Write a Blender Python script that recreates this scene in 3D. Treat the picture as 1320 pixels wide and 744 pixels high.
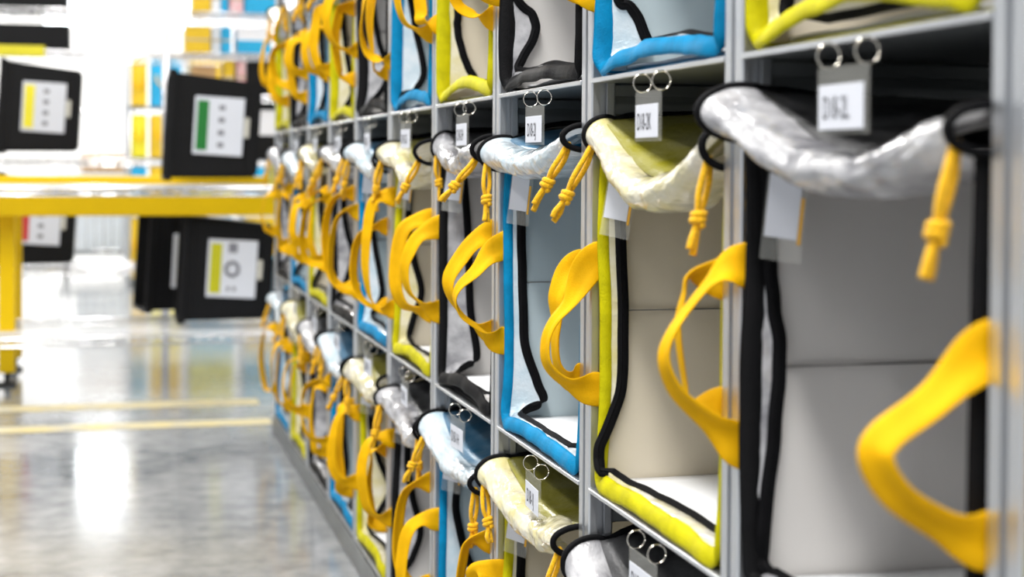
import bpy, bmesh, math, random
import numpy as np
from mathutils import Matrix, Vector

for o in list(bpy.data.objects):
    bpy.data.objects.remove(o, do_unlink=True)
SC = bpy.context.scene
COL = SC.collection

# ------------------------------------------------------------------ camera
F_PX, YAW, PITCH, ROLL, SHIFT_PX = 2036.05, 0.24935, 0.02006, 0.00608, -121.09
cam_d = bpy.data.cameras.new('camera')
cam = bpy.data.objects.new('camera', cam_d)
COL.objects.link(cam)
fw = Vector((math.sin(YAW) * math.cos(PITCH), math.cos(YAW) * math.cos(PITCH), -math.sin(PITCH)))
rt0 = Vector((math.cos(YAW), -math.sin(YAW), 0))
up0 = rt0.cross(fw)
rt = rt0 * math.cos(ROLL) + up0 * math.sin(ROLL)
up = -rt0 * math.sin(ROLL) + up0 * math.cos(ROLL)
m = Matrix((rt, up, -fw)).transposed().to_4x4()
m.translation = Vector((0, 0, 1.0))
cam.matrix_world = m
cam_d.sensor_width = 36.0
cam_d.lens = 36.0 * F_PX / 1320.0
cam_d.shift_y = SHIFT_PX / 1320.0
cam_d.clip_start = 0.02
cam_d.clip_end = 200
cam_d.dof.use_dof = True
cam_d.dof.focus_distance = 2.2
cam_d.dof.aperture_fstop = 4.2
SC.camera = cam

# ------------------------------------------------------------------ light
SC.view_settings.view_transform = 'Standard'
SC.view_settings.look = 'None'
SC.view_settings.gamma = 1.0
SC.view_settings.use_curve_mapping = False
SC.view_settings.exposure = 0.0
world = bpy.data.worlds.new('world')
SC.world = world
world.use_nodes = True
bg = world.node_tree.nodes['Background']
bg.inputs[0].default_value = (0.93, 0.96, 1.0, 1)
bg.inputs[1].default_value = 0.62


def area(name, loc, rot, sx, sy, power, col=(1, 0.98, 0.95)):
    d = bpy.data.lights.new(name, 'AREA')
    d.shape = 'RECTANGLE'
    d.size, d.size_y = sx, sy
    d.energy = power
    d.color = col
    o = bpy.data.objects.new(name, d)
    COL.objects.link(o)
    o.location = loc
    o.rotation_euler = rot
    return o


# rows of high-bay strip luminaires under the hall ceiling (their housings are built below)
LAMP_ROWS = [(-1.15, -0.5, 10.0, 920), (-3.8, 2.0, 14.0, 260), (0.6, 10.5, 8.0, 480), (-1.5, 19.0, 8.0, 1100), (3.5, 15.0, 14.0, 900)]
for i, (lx, ly, ln, pw) in enumerate(LAMP_ROWS):
    area('high_bay_light', (lx, ly, 5.88), (0, 0, 0), 0.7, ln, pw)


# ------------------------------------------------------------------ materials
def new_mat(name):
    mt = bpy.data.materials.new(name)
    mt.use_nodes = True
    nt = mt.node_tree
    return mt, nt, nt.nodes['Principled BSDF']


def mat(name, col, rough=0.5, metal=0.0, spec=0.5, bump=0.0, bscale=200.0, var=0.0, vscale=8.0,
        var_col=None, trans=0.0, coat=0.0, sheen=0.0, emit=None, estr=0.0, stretch=None, alpha=1.0):
    mt, nt, b = new_mat(name)
    b.inputs['Base Color'].default_value = (*col, 1)
    b.inputs['Roughness'].default_value = rough
    b.inputs['Metallic'].default_value = metal
    b.inputs['Specular IOR Level'].default_value = spec
    b.inputs['Coat Weight'].default_value = coat
    b.inputs['Coat Roughness'].default_value = 0.08
    b.inputs['Sheen Weight'].default_value = sheen
    b.inputs['Transmission Weight'].default_value = trans
    b.inputs['Alpha'].default_value = alpha
    if emit:
        b.inputs['Emission Color'].default_value = (*emit, 1)
        b.inputs['Emission Strength'].default_value = estr
    if var > 0 or bump > 0:
        tc = nt.nodes.new('ShaderNodeTexCoord')
        mp = nt.nodes.new('ShaderNodeMapping')
        nt.links.new(tc.outputs['Object'], mp.inputs['Vector'])
        if stretch:
            mp.inputs['Scale'].default_value = stretch
    if var > 0:
        n = nt.nodes.new('ShaderNodeTexNoise')
        n.inputs['Scale'].default_value = vscale
        n.inputs['Detail'].default_value = 5
        nt.links.new(mp.outputs[0], n.inputs['Vector'])
        r = nt.nodes.new('ShaderNodeValToRGB')
        r.color_ramp.elements[0].position = 0.35
        r.color_ramp.elements[1].position = 0.68
        vc = var_col if var_col else tuple(c * (1 - var) for c in col)
        r.color_ramp.elements[0].color = (*vc, 1)
        r.color_ramp.elements[1].color = (*col, 1)
        nt.links.new(n.outputs['Fac'], r.inputs['Fac'])
        nt.links.new(r.outputs['Color'], b.inputs['Base Color'])
    if bump > 0:
        n2 = nt.nodes.new('ShaderNodeTexNoise')
        n2.inputs['Scale'].default_value = bscale
        n2.inputs['Detail'].default_value = 3
        nt.links.new(mp.outputs[0], n2.inputs['Vector'])
        bp = nt.nodes.new('ShaderNodeBump')
        bp.inputs['Strength'].default_value = bump
        bp.inputs['Distance'].default_value = 0.002
        nt.links.new(n2.outputs['Fac'], bp.inputs['Height'])
        nt.links.new(bp.outputs['Normal'], b.inputs['Normal'])
    return mt


def add_translucent(mt, col, fac):
    nt = mt.node_tree
    out = nt.nodes['Material Output']
    b = nt.nodes['Principled BSDF']
    t = nt.nodes.new('ShaderNodeBsdfTranslucent')
    t.inputs['Color'].default_value = (*col, 1)
    mx = nt.nodes.new('ShaderNodeMixShader')
    mx.inputs[0].default_value = fac
    nt.links.new(b.outputs[0], mx.inputs[1])
    nt.links.new(t.outputs[0], mx.inputs[2])
    nt.links.new(mx.outputs[0], out.inputs['Surface'])
    return mt


M = {}
M['alu'] = mat('brushed_aluminium', (0.68, 0.70, 0.73), 0.30, 0.9, bump=0.15, bscale=60, stretch=(30, 30, 0.6))
M['alu_dark'] = mat('shelf_sheet_steel', (0.22, 0.235, 0.24), 0.38, 0.6, var=0.2, vscale=6)
M['chrome'] = mat('chrome_wire', (0.93, 0.93, 0.95), 0.18, 0.9, var=0.05)
M['steelring'] = mat('steel_ring', (0.8, 0.76, 0.68), 0.15, 1.0, var=0.1)
M['strap'] = mat('golden_webbing', (0.93, 0.52, 0.003), 0.62, spec=0.12, bump=0.5, bscale=700, var=0.2, vscale=26)
add_translucent(M['strap'], (0.95, 0.55, 0.01), 0.15)
M['cord'] = mat('golden_braided_cord', (0.92, 0.50, 0.004), 0.65, spec=0.2, bump=0.9, bscale=420, var=0.25, vscale=300, sheen=0.2)
M['zip'] = mat('black_zip_tape', (0.004, 0.004, 0.005), 0.6, spec=0.09, bump=0.4, bscale=700, var=0.3, vscale=60)
M['white_card'] = mat('white_card', (0.66, 0.68, 0.74), 0.5, var=0.03)
M['ink'] = mat('printed_ink', (0.02, 0.02, 0.03), 0.6, var=0.1)
M['amber'] = mat('amber_card_edge', (0.8, 0.42, 0.03), 0.5, var=0.1)
M['base'] = mat('white_base_board', (0.84, 0.85, 0.87), 0.42, bump=0.15, bscale=120, var=0.04)
M['thread'] = mat('seam_thread', (0.16, 0.15, 0.14), 0.8, var=0.2, vscale=200)
M['yellow_paint'] = mat('yellow_powder_coat', (0.86, 0.56, 0.002), 0.4, spec=0.2, var=0.06, vscale=5)
M['tote'] = mat('black_tote_plastic', (0.005, 0.005, 0.006), 0.5, spec=0.2, bump=0.1, bscale=150, var=0.25, vscale=10)
M['black_rubber'] = mat('black_rubber', (0.02, 0.02, 0.02), 0.7, var=0.2)
M['dark_backing'] = mat('added_dark_backing', (0.035, 0.034, 0.03), 0.8, var=0.2)
M['white_wall'] = mat('white_wall_sheet', (0.86, 0.85, 0.83), 0.7, var=0.03, vscale=1.5)
M['kraft'] = mat('kraft_cardboard', (0.52, 0.32, 0.15), 0.8, var=0.12, vscale=12)
M['wire_white'] = mat('white_coated_wire', (0.85, 0.86, 0.88), 0.25, 0.3, var=0.03)
M['clear'] = None
mt, nt, b = new_mat('clear_vinyl')
b.inputs['Base Color'].default_value = (0.9, 0.9, 0.84, 1)
b.inputs['Roughness'].default_value = 0.12
b.inputs['Alpha'].default_value = 0.10
b.inputs['Specular IOR Level'].default_value = 0.7
M['clear'] = mt

BAGC = {
    'black': dict(fab=(0.006, 0.006, 0.007), lin=(0.74, 0.72, 0.70), film=(0.66, 0.66, 0.68), film2=(0.20, 0.20, 0.22)),
    'yellow': dict(fab=(0.58, 0.53, 0.002), lin=(0.74, 0.67, 0.54), film=(0.82, 0.79, 0.69), film2=(0.66, 0.59, 0.26)),
    'blue': dict(fab=(0.001, 0.24, 0.49), lin=(0.54, 0.64, 0.68), film=(0.79, 0.83, 0.87), film2=(0.50, 0.65, 0.74)),
}
for k, d in BAGC.items():
    M['fab_' + k] = mat(k + '_woven_fabric', d['fab'], 0.55, spec=0.12, bump=0.5, bscale=420, var=0.3, vscale=30)
    M['lin_' + k] = add_translucent(
        mat(k + '_bag_lining', d['lin'], 0.42, spec=0.4, bump=0.25, bscale=30, var=0.07, vscale=9, stretch=(1, 1, 0.5)), d['lin'], 0.15)
    shaded_fab = tuple(.40 * a + .008 for a in d['fab'])  # cloth colour darkened, puts the shade under the shelf into the lid
    M['lid_' + k] = mat(k + '_lid_film_over_shaded_cloth', tuple(.84 * a + .16 * c for a, c in zip(shaded_fab, d['film'])), 0.28, spec=0.5, bump=0.6, bscale=90, var=0.5, vscale=16, var_col=shaded_fab)
    fm = mat(k + '_crinkled_film', d['film'], 0.2, spec=0.6, bump=0.8, bscale=150, var=0.5, vscale=20, var_col=d['film2'], coat=0.9)
    M['film_' + k] = add_translucent(fm, d['film'], 0.16)


# ------------------------------------------------------------------ mesh helpers
def link(name, me, material, parent=None, loc=None, smooth=True):
    o = bpy.data.objects.new(name, me)
    COL.objects.link(o)
    if material is not None and not me.materials:
        me.materials.append(material)
    if parent is not None:
        o.parent = parent
    if loc is not None:
        o.location = loc
    if smooth:
        me.polygons.foreach_set('use_smooth', [True] * len(me.polygons))
    return o


def mesh(name, vf, material, parent=None, loc=None, smooth=True):
    me = bpy.data.meshes.new(name)
    v, f = vf
    me.from_pydata([tuple(p) for p in v], [], [tuple(q) for q in f])
    me.update()
    return link(name, me, material, parent, loc, smooth)


def join(*parts):
    V, Fs, k = [], [], 0
    for v, f in parts:
        V += [tuple(p) for p in v]
        Fs += [tuple(i + k for i in q) for q in f]
        k += len(v)
    return V, Fs


def box(x0, x1, y0, y1, z0, z1):
    v = [(x, y, z) for x in (x0, x1) for y in (y0, y1) for z in (z0, z1)]
    f = [(0, 1, 3, 2), (4, 6, 7, 5), (0, 4, 5, 1), (2, 3, 7, 6), (0, 2, 6, 4), (1, 5, 7, 3)]
    return v, f


def bbox(x0, x1, y0, y1, z0, z1, bev=0.004):
    """box with chamfered edges"""
    bm = bmesh.new()
    v, f = box(x0, x1, y0, y1, z0, z1)
    vs = [bm.verts.new(p) for p in v]
    for q in f:
        bm.faces.new([vs[i] for i in q])
    bmesh.ops.recalc_face_normals(bm, faces=bm.faces)
    bmesh.ops.bevel(bm, geom=bm.edges[:], offset=bev, segments=1, affect='EDGES')
    out = [tuple(p.co) for p in bm.verts], [tuple(q.index for q in fc.verts) for fc in bm.faces]
    bm.verts.index_update()
    out = [tuple(p.co) for p in bm.verts], [tuple(q.index for q in fc.verts) for fc in bm.faces]
    bm.free()
    return out


def catmull(pts, n):
    P = np.array(pts, float)
    P = np.vstack([2 * P[0] - P[1], P, 2 * P[-1] - P[-2]])
    segs = len(P) - 3
    out = []
    for t in np.linspace(0, segs - 1e-6, n):
        i = int(t)
        s = t - i
        a, b, c, d = P[i:i + 4]
        out.append(0.5 * ((2 * b) + (c - a) * s + (2 * a - 5 * b + 4 * c - d) * s * s + (3 * b - a - 3 * c + d) * s ** 3))
    return np.array(out)


def frames(P):
    T = np.gradient(P, axis=0)
    T /= np.linalg.norm(T, axis=1)[:, None] + 1e-12
    ref = np.array([0.31, 0.87, 0.21])
    N = []
    n = np.cross(T[0], ref)
    n /= np.linalg.norm(n)
    for t in T:
        n = n - t * (n @ t)
        n /= np.linalg.norm(n) + 1e-12
        N.append(n)
    N = np.array(N)
    return T, N, np.cross(T, N)


def tube(P, r, sides=8, cap=True):
    P = np.array(P, float)
    T, N, B = frames(P)
    r = np.broadcast_to(np.array(r, float), (len(P),))
    V = []
    for i in range(len(P)):
        for k in range(sides):
            a = 2 * math.pi * k / sides
            V.append(P[i] + r[i] * (math.cos(a) * N[i] + math.sin(a) * B[i]))
    Fs = []
    for i in range(len(P) - 1):
        for k in range(sides):
            k2 = (k + 1) % sides
            Fs.append((i * sides + k, i * sides + k2, (i + 1) * sides + k2, (i + 1) * sides + k))
    if cap:
        Fs.append(tuple(range(sides))[::-1])
        Fs.append(tuple((len(P) - 1) * sides + k for k in range(sides)))
    return V, Fs


def ribbon(P, W, th, sect=None):
    """flat strap: centre line P, half-width vectors W, thickness th, lens-shaped section"""
    P = np.array(P, float)
    W = np.array(W, float)
    T = np.gradient(P, axis=0)
    T /= np.linalg.norm(T, axis=1)[:, None] + 1e-12
    N = np.cross(T, W)
    N /= np.linalg.norm(N, axis=1)[:, None] + 1e-12
    prof = sect or [(-1, 0.0), (-0.93, 0.5), (0, 0.62), (0.93, 0.5), (1, 0.0), (0.93, -0.5), (0, -0.38), (-0.93, -0.5)]
    n = len(prof)
    V = []
    for i in range(len(P)):
        for a, c in prof:
            V.append(P[i] + W[i] * a + N[i] * c * th)
    Fs = []
    for i in range(len(P) - 1):
        for k in range(n):
            k2 = (k + 1) % n
            Fs.append((i * n + k, i * n + k2, (i + 1) * n + k2, (i + 1) * n + k))
    Fs.append(tuple(range(n))[::-1])
    Fs.append(tuple((len(P) - 1) * n + k for k in range(n)))
    return V, Fs


def sheet(G, th=0.0):
    """grid of points G[n][m][3]; th>0 gives it a second skin and edges"""
    G = np.array(G, float)
    n, mm = G.shape[:2]
    idx = lambda i, j: i * mm + j
    Fs = [(idx(i, j), idx(i + 1, j), idx(i + 1, j + 1), idx(i, j + 1)) for i in range(n - 1) for j in range(mm - 1)]
    V = G.reshape(-1, 3)
    if th <= 0:
        return V, Fs
    du = np.gradient(G, axis=0)
    dv = np.gradient(G, axis=1)
    N = np.cross(du, dv)
    N /= np.linalg.norm(N, axis=2)[..., None] + 1e-12
    H = (G - N * th).reshape(-1, 3)
    k = n * mm
    F2 = [tuple(k + a for a in q)[::-1] for q in Fs]
    ring = [idx(i, 0) for i in range(n)] + [idx(n - 1, j) for j in range(1, mm)] + \
           [idx(i, mm - 1) for i in range(n - 2, -1, -1)] + [idx(0, j) for j in range(mm - 2, 0, -1)]
    E = []
    for a, b in zip(ring, ring[1:] + ring[:1]):
        E.append((b, a, a + k, b + k))
    return np.vstack([V, H]), Fs + F2 + E


def crumple(x, y, seed, scale=1.0, oct=7):
    """ridged sum of random waves: sharp creases like crushed film"""
    rs = np.random.RandomState(seed)
    out = np.zeros(np.broadcast(x, y).shape)
    tot = 0
    for i in range(oct):
        k = scale * rs.uniform(0.7, 3.2)
        a = rs.uniform(0, 2 * math.pi)
        amp = 1 / k
        out = out + amp * (1 - 2 * np.abs(np.sin(k * (x * math.cos(a) + y * math.sin(a)) + rs.uniform(0, 6.3) +
                                                0.6 * np.sin(k * 0.6 * (y - x) + rs.uniform(0, 6.3)))))
        tot += amp
    return out / tot


def waves(x, y, seed, scale=1.0, oct=5):
    rs = np.random.RandomState(seed)
    out = np.zeros(np.broadcast(x, y).shape)
    for i in range(oct):
        k = scale * rs.uniform(0.5, 2.5)
        a = rs.uniform(0, 2 * math.pi)
        out = out + np.sin(k * (x * math.cos(a) + y * math.sin(a)) + rs.uniform(0, 6.3)) / oct
    return out


def tag(o, label, cat, group=None, kind=None):
    if label:
        o['label'] = label
    if cat:
        o['category'] = cat
    if group:
        o['group'] = group
    if kind:
        o['kind'] = kind
    return o


def empty(name, loc, rz=0.0):
    o = bpy.data.objects.new(name, None)
    o.empty_display_size = 0.05
    COL.objects.link(o)
    o.location = loc
    o.rotation_euler = (0, 0, rz)
    return o


ORD = ['first', 'second', 'third', 'fourth', 'fifth', 'sixth', 'seventh', 'eighth', 'ninth', 'tenth', 'eleventh', 'twelfth']

# ------------------------------------------------------------------ hall
mt, nt, b = new_mat('polished_concrete')
tc = nt.nodes.new('ShaderNodeTexCoord')
n1 = nt.nodes.new('ShaderNodeTexNoise'); n1.inputs['Scale'].default_value = 1.6; n1.inputs['Detail'].default_value = 8; n1.inputs['Roughness'].default_value = 0.65
n2 = nt.nodes.new('ShaderNodeTexNoise'); n2.inputs['Scale'].default_value = 14; n2.inputs['Detail'].default_value = 6
mx = nt.nodes.new('ShaderNodeMix'); mx.data_type = 'FLOAT'; mx.inputs[0].default_value = 0.4
rp = nt.nodes.new('ShaderNodeValToRGB')
rp.color_ramp.elements[0].position = 0.36; rp.color_ramp.elements[0].color = (0.13, 0.145, 0.16, 1)
rp.color_ramp.elements[1].position = 0.64; rp.color_ramp.elements[1].color = (0.34, 0.345, 0.35, 1)
rr = nt.nodes.new('ShaderNodeMapRange'); rr.inputs['To Min'].default_value = 0.07; rr.inputs['To Max'].default_value = 0.2
nt.links.new(tc.outputs['Object'], n1.inputs['Vector']); nt.links.new(tc.outputs['Object'], n2.inputs['Vector'])
nt.links.new(n1.outputs['Fac'], mx.inputs[2]); nt.links.new(n2.outputs['Fac'], mx.inputs[3])
nt.links.new(mx.outputs[0], rp.inputs['Fac']); nt.links.new(rp.outputs['Color'], b.inputs['Base Color'])
nt.links.new(n1.outputs['Fac'], rr.inputs['Value']); nt.links.new(rr.outputs[0], b.inputs['Roughness'])
b.inputs['Specular IOR Level'].default_value = 0.6
M['floor'] = mt
fl = mesh('floor', box(-14, 9, -4, 26, -0.15, 0.0), M['floor'], smooth=False)
tag(fl, 'polished grey concrete warehouse floor', None, kind='structure')
M['line'] = mat('worn_yellow_floor_tape', (0.58, 0.47, 0.18), 0.4, var=0.3, vscale=9, var_col=(0.40, 0.37, 0.28))
for (y0, y1, lab) in ((6.03, 6.17, 'worn yellow floor line nearer the bag rack end, crossing the aisle'),
                      (6.53, 6.69, 'worn yellow floor line closer to the yellow workbench, crossing the aisle')):
    o = mesh('floor_line', box(-6, 0.60, y0, y1, 0.0005, 0.002), M['line'], smooth=False)
    tag(o, lab, 'floor line', 'yellow floor lines')

# back wall with a run of glazed daylight openings
M['daylight'] = mat('daylit_glazing', (0.9, 0.95, 1.0), 0.3, emit=(0.93, 0.97, 1.0), estr=5.0, var=0.01)
M['mullion'] = mat('white_window_frame', (0.8, 0.8, 0.8), 0.4, var=0.03)
WY = 24.0
wins = [(-0.95, 1.25, 2.95, 4.0), (-5.2, -2.6, 2.95, 4.0), (3.2, 5.6, 2.95, 4.0)]
cells = []
xs = [-14] + sum([[a, b_] for a, b_, _, _ in sorted(wins)], []) + [9]
cells.append(box(-14, 9, WY, WY + 0.2, 0, 2.95))
cells.append(box(-14, 9, WY, WY + 0.2, 4.0, 6.2))
for a, b_ in zip(xs[0::2], xs[1::2]):
    cells.append(box(a, b_, WY, WY + 0.2, 2.95, 4.0))
o = mesh('wall_back', join(*cells), M['white_wall'], smooth=False)
tag(o, 'white far end wall of the hall', None, kind='structure')
for i, (a, b_, c, d_) in enumerate(wins):
    w = empty('window_%d' % (i + 1), ((a + b_) / 2, WY + 0.1, c))
    tag(w, 'bright daylight window in the white end wall', None, kind='structure')
    hw = (b_ - a) / 2
    for k in range(3):
        x0 = -hw + 2 * hw * k / 3
        for j in range(2):
            z0 = (d_ - c) * j / 2
            mesh('pane', box(x0 + .02, x0 + 2 * hw / 3 - .02, 0.0, 0.01, z0 + .02, z0 + (d_ - c) / 2 - .02), M['daylight'], w, smooth=False)
    fr = [box(-hw + 2 * hw * k / 3 - .02, -hw + 2 * hw * k / 3 + .02, -.03, .03, 0, d_ - c) for k in range(4)]
    fr += [box(-hw, hw, -.03, .03, z - .02, z + .02) for z in (0, (d_ - c) / 2, d_ - c)]
    mesh('window_frame', join(*fr), M['mullion'], w, smooth=False)
M['ceil'] = mat('white_ceiling_sheet', (0.7, 0.7, 0.7), 0.8, var=0.03)
o = mesh('ceiling', box(-14, 9, -4, 26, 6.2, 6.3), M['ceil'], smooth=False)
tag(o, 'white hall ceiling', None, kind='structure')
M['lampbody'] = mat('white_lamp_housing', (0.8, 0.8, 0.8), 0.4, var=0.03)
for i, (lx, ly, ln, pw) in enumerate(LAMP_ROWS):
    o = mesh('strip_luminaire', bbox(lx - .36, lx + .36, ly - ln / 2, ly + ln / 2, 5.9, 6.2, .02), M['lampbody'], smooth=False)
    tag(o, 'long white strip luminaire under the hall ceiling', 'ceiling light', 'ceiling strip lights')

# ------------------------------------------------------------------ bag rack
RX, Y0, S, PW = 0.5908, 0.9788, 0.4903, 0.045
ZB, PITCHZ = 0.067, 0.52
LEV = [ZB, ZB + PITCHZ, ZB + 2 * PITCHZ, ZB + 3 * PITCHZ]
RD = 0.42
PD = 0.032


def py(n):
    return Y0 + n * S


def profile_post(w, d, h):
    """T-slot extrusion section extruded in z; far aisle corner at origin, y runs toward the viewer side"""
    s, q, lip = 0.005, 0.011, 0.004
    cy, cx = w / 2, d / 2
    pts = []
    # aisle face x=0, from y=0 to y=-w
    def face(p0, p1, nrm):
        p0, p1, nrm = np.array(p0), np.array(p1), np.array(nrm)
        mdl = (p0 + p1) / 2
        t = (p1 - p0) / np.linalg.norm(p1 - p0)
        c = 0.002
        return [p0 + t * c, mdl - t * s, mdl - t * s - nrm * lip, mdl - t * q * .8 - nrm * lip, mdl - t * q * .5 - nrm * q,
                mdl + t * q * .5 - nrm * q, mdl + t * q * .8 - nrm * lip, mdl + t * s - nrm * lip, mdl + t * s, p1 - t * c]
    pts += face((0, 0), (0, -w), (-1, 0))
    pts += face((0, -w), (d, -w), (0, -1))
    pts += face((d, -w), (d, 0), (1, 0))
    pts += face((d, 0), (0, 0), (0, 1))
    n = len(pts)
    V = [(p[0], p[1], 0) for p in pts] + [(p[0], p[1], h) for p in pts]
    Fs = [(k, (k + 1) % n, n + (k + 1) % n, n + k) for k in range(n)]
    Fs += [tuple(range(n))[::-1], tuple(range(n, 2 * n))]
    return V, Fs


rack = empty('storage_rack', (RX, py(4), 0))
tag(rack, 'long aluminium bag rack of slotted posts and thin shelves lining the aisle', 'rack')
pm = bpy.data.meshes.new('post')
v, f = profile_post(PW, PD, LEV[3] + 0.12 - 0.02)
pm.from_pydata(v, [], f); pm.materials.append(M['alu'])
ftm = bpy.data.meshes.new('foot')
v, f = join(bbox(-.004, PD + .004, -PW - .004, .004, 0.0, 0.012, .002), bbox(.010, PD - .010, -PW + .012, -.012, .011, .022, .001))
ftm.from_pydata(v, [], f); ftm.materials.append(M['black_rubber'])
for n in range(-1, 11):
    for dx in (0, RD - PD):
        p = link('post', pm, None, rack, (dx, py(n) - py(4), 0.02), smooth=False)
        link('foot', ftm, None, p, (0, 0, -0.02), smooth=False)


def rail_mesh(name, length, hh, ww, mkey='alu_dark'):
    """slotted horizontal bar along +x"""
    V, Fs = profile_post(ww, hh, length)
    V = [(z, y, -x) for x, y, z in V]
    me = bpy.data.meshes.new(name)
    me.from_pydata(V, [], Fs)
    me.materials.append(M[mkey])
    return me


rm = rail_mesh('side_rail', RD - 2 * PD, 0.04, 0.04)
for n in range(-1, 11):
    for z in LEV:
        link('side_rail', rm, None, rack, (PD, py(n) - py(4) - 0.0025, z - 0.006), smooth=False)
sw = S - PW
sv = join(box(0.0, RD, -sw / 2, sw / 2, -0.005, 0.0),
          box(RD - .02, RD - .017, -sw / 2, sw / 2, -0.03, -0.004))
shm = bpy.data.meshes.new('shelf')
shm.from_pydata(*[sv[0], [], sv[1]]); shm.materials.append(M['alu_dark'])
edm = bpy.data.meshes.new('shelf_edge')
ev = bbox(-0.0015, 0.004, -sw / 2, sw / 2, -0.0055, 0.0005, .001)
edm.from_pydata(ev[0], [], ev[1]); edm.materials.append(M['alu'])


def bay_mid(n):
    return (py(n) + py(n + 1) - PW) / 2


for n in range(-1, 10):
    for z in LEV:
        s_ = link('shelf', shm, None, rack, (0.0, bay_mid(n) - py(4), z), smooth=False)
        link('shelf_edge', edm, None, s_, (0, 0, 0), smooth=False)
mesh('added_back_sheet', box(RD + .002, RD + .008, py(-1) - py(4), 0 + py(10) - py(4), 0.03, LEV[3] + .1), M['dark_backing'], rack, smooth=False)  # added dark sheet, stands in for the dark depth and bags behind
mesh('bottom_rail', join(bbox(-0.006, -0.001, py(-1) - py(4), py(10) - py(4), 0.001, 0.058, .001)), M['alu_dark'], rack, smooth=False)

# ------------------------------------------------------------------ delivery bags
HW = 0.208      # inner half width of a bag


def make_bag(n, lev, colour, label, group, prm, seed):
    rng = random.Random(seed)
    R = rng.uniform
    g = lambda k, d: prm.get(k, d)
    root = empty('delivery_bag', (RX, bay_mid(n), LEV[lev] + 0.0015))
    tag(root, label, 'bag', group)
    fab, lin, film = M['fab_' + colour], M['lin_' + colour], M['film_' + colour]
    U0, U1 = 0.012, 0.37
    wf, wn, sag = g('wf', R(.445, .475)), g('wn', R(.43, .465)), g('sag', R(.03, .06))
    sp = g('sagpos', R(.4, .65))

    def rim_w(a):
        x = a ** (math.log(.5) / math.log(sp))
        return wf * (1 - a) + wn * a - sag * math.sin(math.pi * x) ** 1.2

    # --- fabric body: outer skin, open toward the aisle
    nu, nw = 8, 12
    uu = np.linspace(U0, U1, nu)

    def wall(side, off, bul):
        G = np.zeros((nu, nw, 3))
        for i, u in enumerate(uu):
            top = 0.435 + 0.02 * min(1, (u - U0) / .15)
            for j, t in enumerate(np.linspace(0, 1, nw)):
                w = 0.006 + t * (top - .006)
                bulge = bul * math.sin(math.pi * t) * math.sin(math.pi * (.15 + .8 * i / (nu - 1)))
                G[i, j] = (u, side * (HW + off) - side * bulge, w)
        return G
    parts = []
    th = 0.002
    parts.append(sheet(wall(+1, .005, .0), th))
    parts.append(sheet(wall(-1, .005, .0), th))
    Gb = np.zeros((nu, 6, 3)); Gk = np.zeros((6, 8, 3))
    for i, u in enumerate(uu):
        for j, v_ in enumerate(np.linspace(-HW - .005, HW + .005, 6)):
            Gb[i, j] = (u, v_, 0.003)
    for i, v_ in enumerate(np.linspace(-HW - .005, HW + .005, 6)):
        for j, w in enumerate(np.linspace(.004, .455, 8)):
            Gk[i, j] = (U1, v_, w)
    parts += [sheet(Gb, th), sheet(Gk, th)]
    mesh('body', join(*parts), fab, root)

    # --- lining: two side walls, back and ceiling, softly creased
    def lwall(side):
        a, b_ = 22, 30
        U, W = np.meshgrid(np.linspace(U0 + .006, U1 - .006, a), np.linspace(.008, .43, b_), indexing='ij')
        d = 0.0034 * waves(U * 30, W * 12, seed + 5 + side, 1.0) + 0.0040 * crumple(U * 9 + W * 7, W * 5 - U * 4, seed + 9 + side, 1.0)
        seam = np.exp(-((W - prm_seam) / .006) ** 2) * .002
        fade = np.clip((U - U0) / .03, 0, 1)
        V_ = side * (HW + .001 - np.clip((d + .004) * fade, 0, .02) + seam)
        return sheet(np.stack([U, V_ + 0 * U, W], -1), .0)
    prm_seam = g('seam', R(.205, .24))
    lp = [lwall(1), lwall(-1)]
    Gk = np.zeros((8, 10, 3)); Gt = np.zeros((10, 10, 3))
    for i, v_ in enumerate(np.linspace(-HW, HW, 8)):
        for j, w in enumerate(np.linspace(.008, .45, 10)):
            Gk[i, j] = (U1 - .006, v_, w)
    lp.append(sheet(Gk))
    lining = mesh('lining', join(*lp), lin, root)
    for q in (1, -1):
        mesh('seam', box(U0 + .02, U1 - .01, min(q * (HW - .0055), q * (HW - .002)), max(q * (HW - .0055), q * (HW - .002)), prm_seam - .0006, prm_seam + .0006), M['thread'], lining)
    # --- white base board lying inside
    Ub, Vb = np.meshgrid(np.linspace(.04, U1 - .008, 16), np.linspace(-HW + .006, HW - .006, 16), indexing='ij')
    Wb = 0.0135 + .002 * waves(Ub * 20, Vb * 20, seed + 2)
    mesh('base_board', sheet(np.stack([Ub, Vb, Wb], -1), .004), M['base'], root)

    # --- upper lid panel going back from the rolled rim, bag cloth colour with the shelf's shade darkened in
    na, nb = 44, 12
    A = np.linspace(0, 1, na)
    ru = 0.030
    G = np.zeros((na, nb, 3))
    for i, a in enumerate(A):
        v_ = HW + .006 - a * 2 * (HW + .006)
        w0 = rim_w(a) - .003
        for j, t in enumerate(np.linspace(0, 1, nb)):
            u = .012 + t * .24
            w = w0 + (0.478 - w0) * (1 - (1 - t) ** 2.0) - .012 * math.sin(math.pi * t) * math.sin(math.pi * a)
            G[i, j] = (u, v_, w)
    G[..., 2] += .004 * crumple(G[..., 1] * 14, G[..., 0] * 14, seed + 31) * np.linspace(0.3, 1, nb)[None, :]
    G[..., 2] = np.minimum(G[..., 2], 0.486)
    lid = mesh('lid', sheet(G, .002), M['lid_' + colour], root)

    # --- rolled translucent rim of the lid, bulging into the aisle
    na, nb = 120, 40
    A = np.linspace(0, 1, na)
    Tn = np.linspace(0, 1, nb)
    G = np.zeros((na, nb, 3))
    h0, h1, h2 = g('hf', R(.050, .062)), g('hm', R(.046, .062)), g('hn', R(.04, .055))
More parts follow.
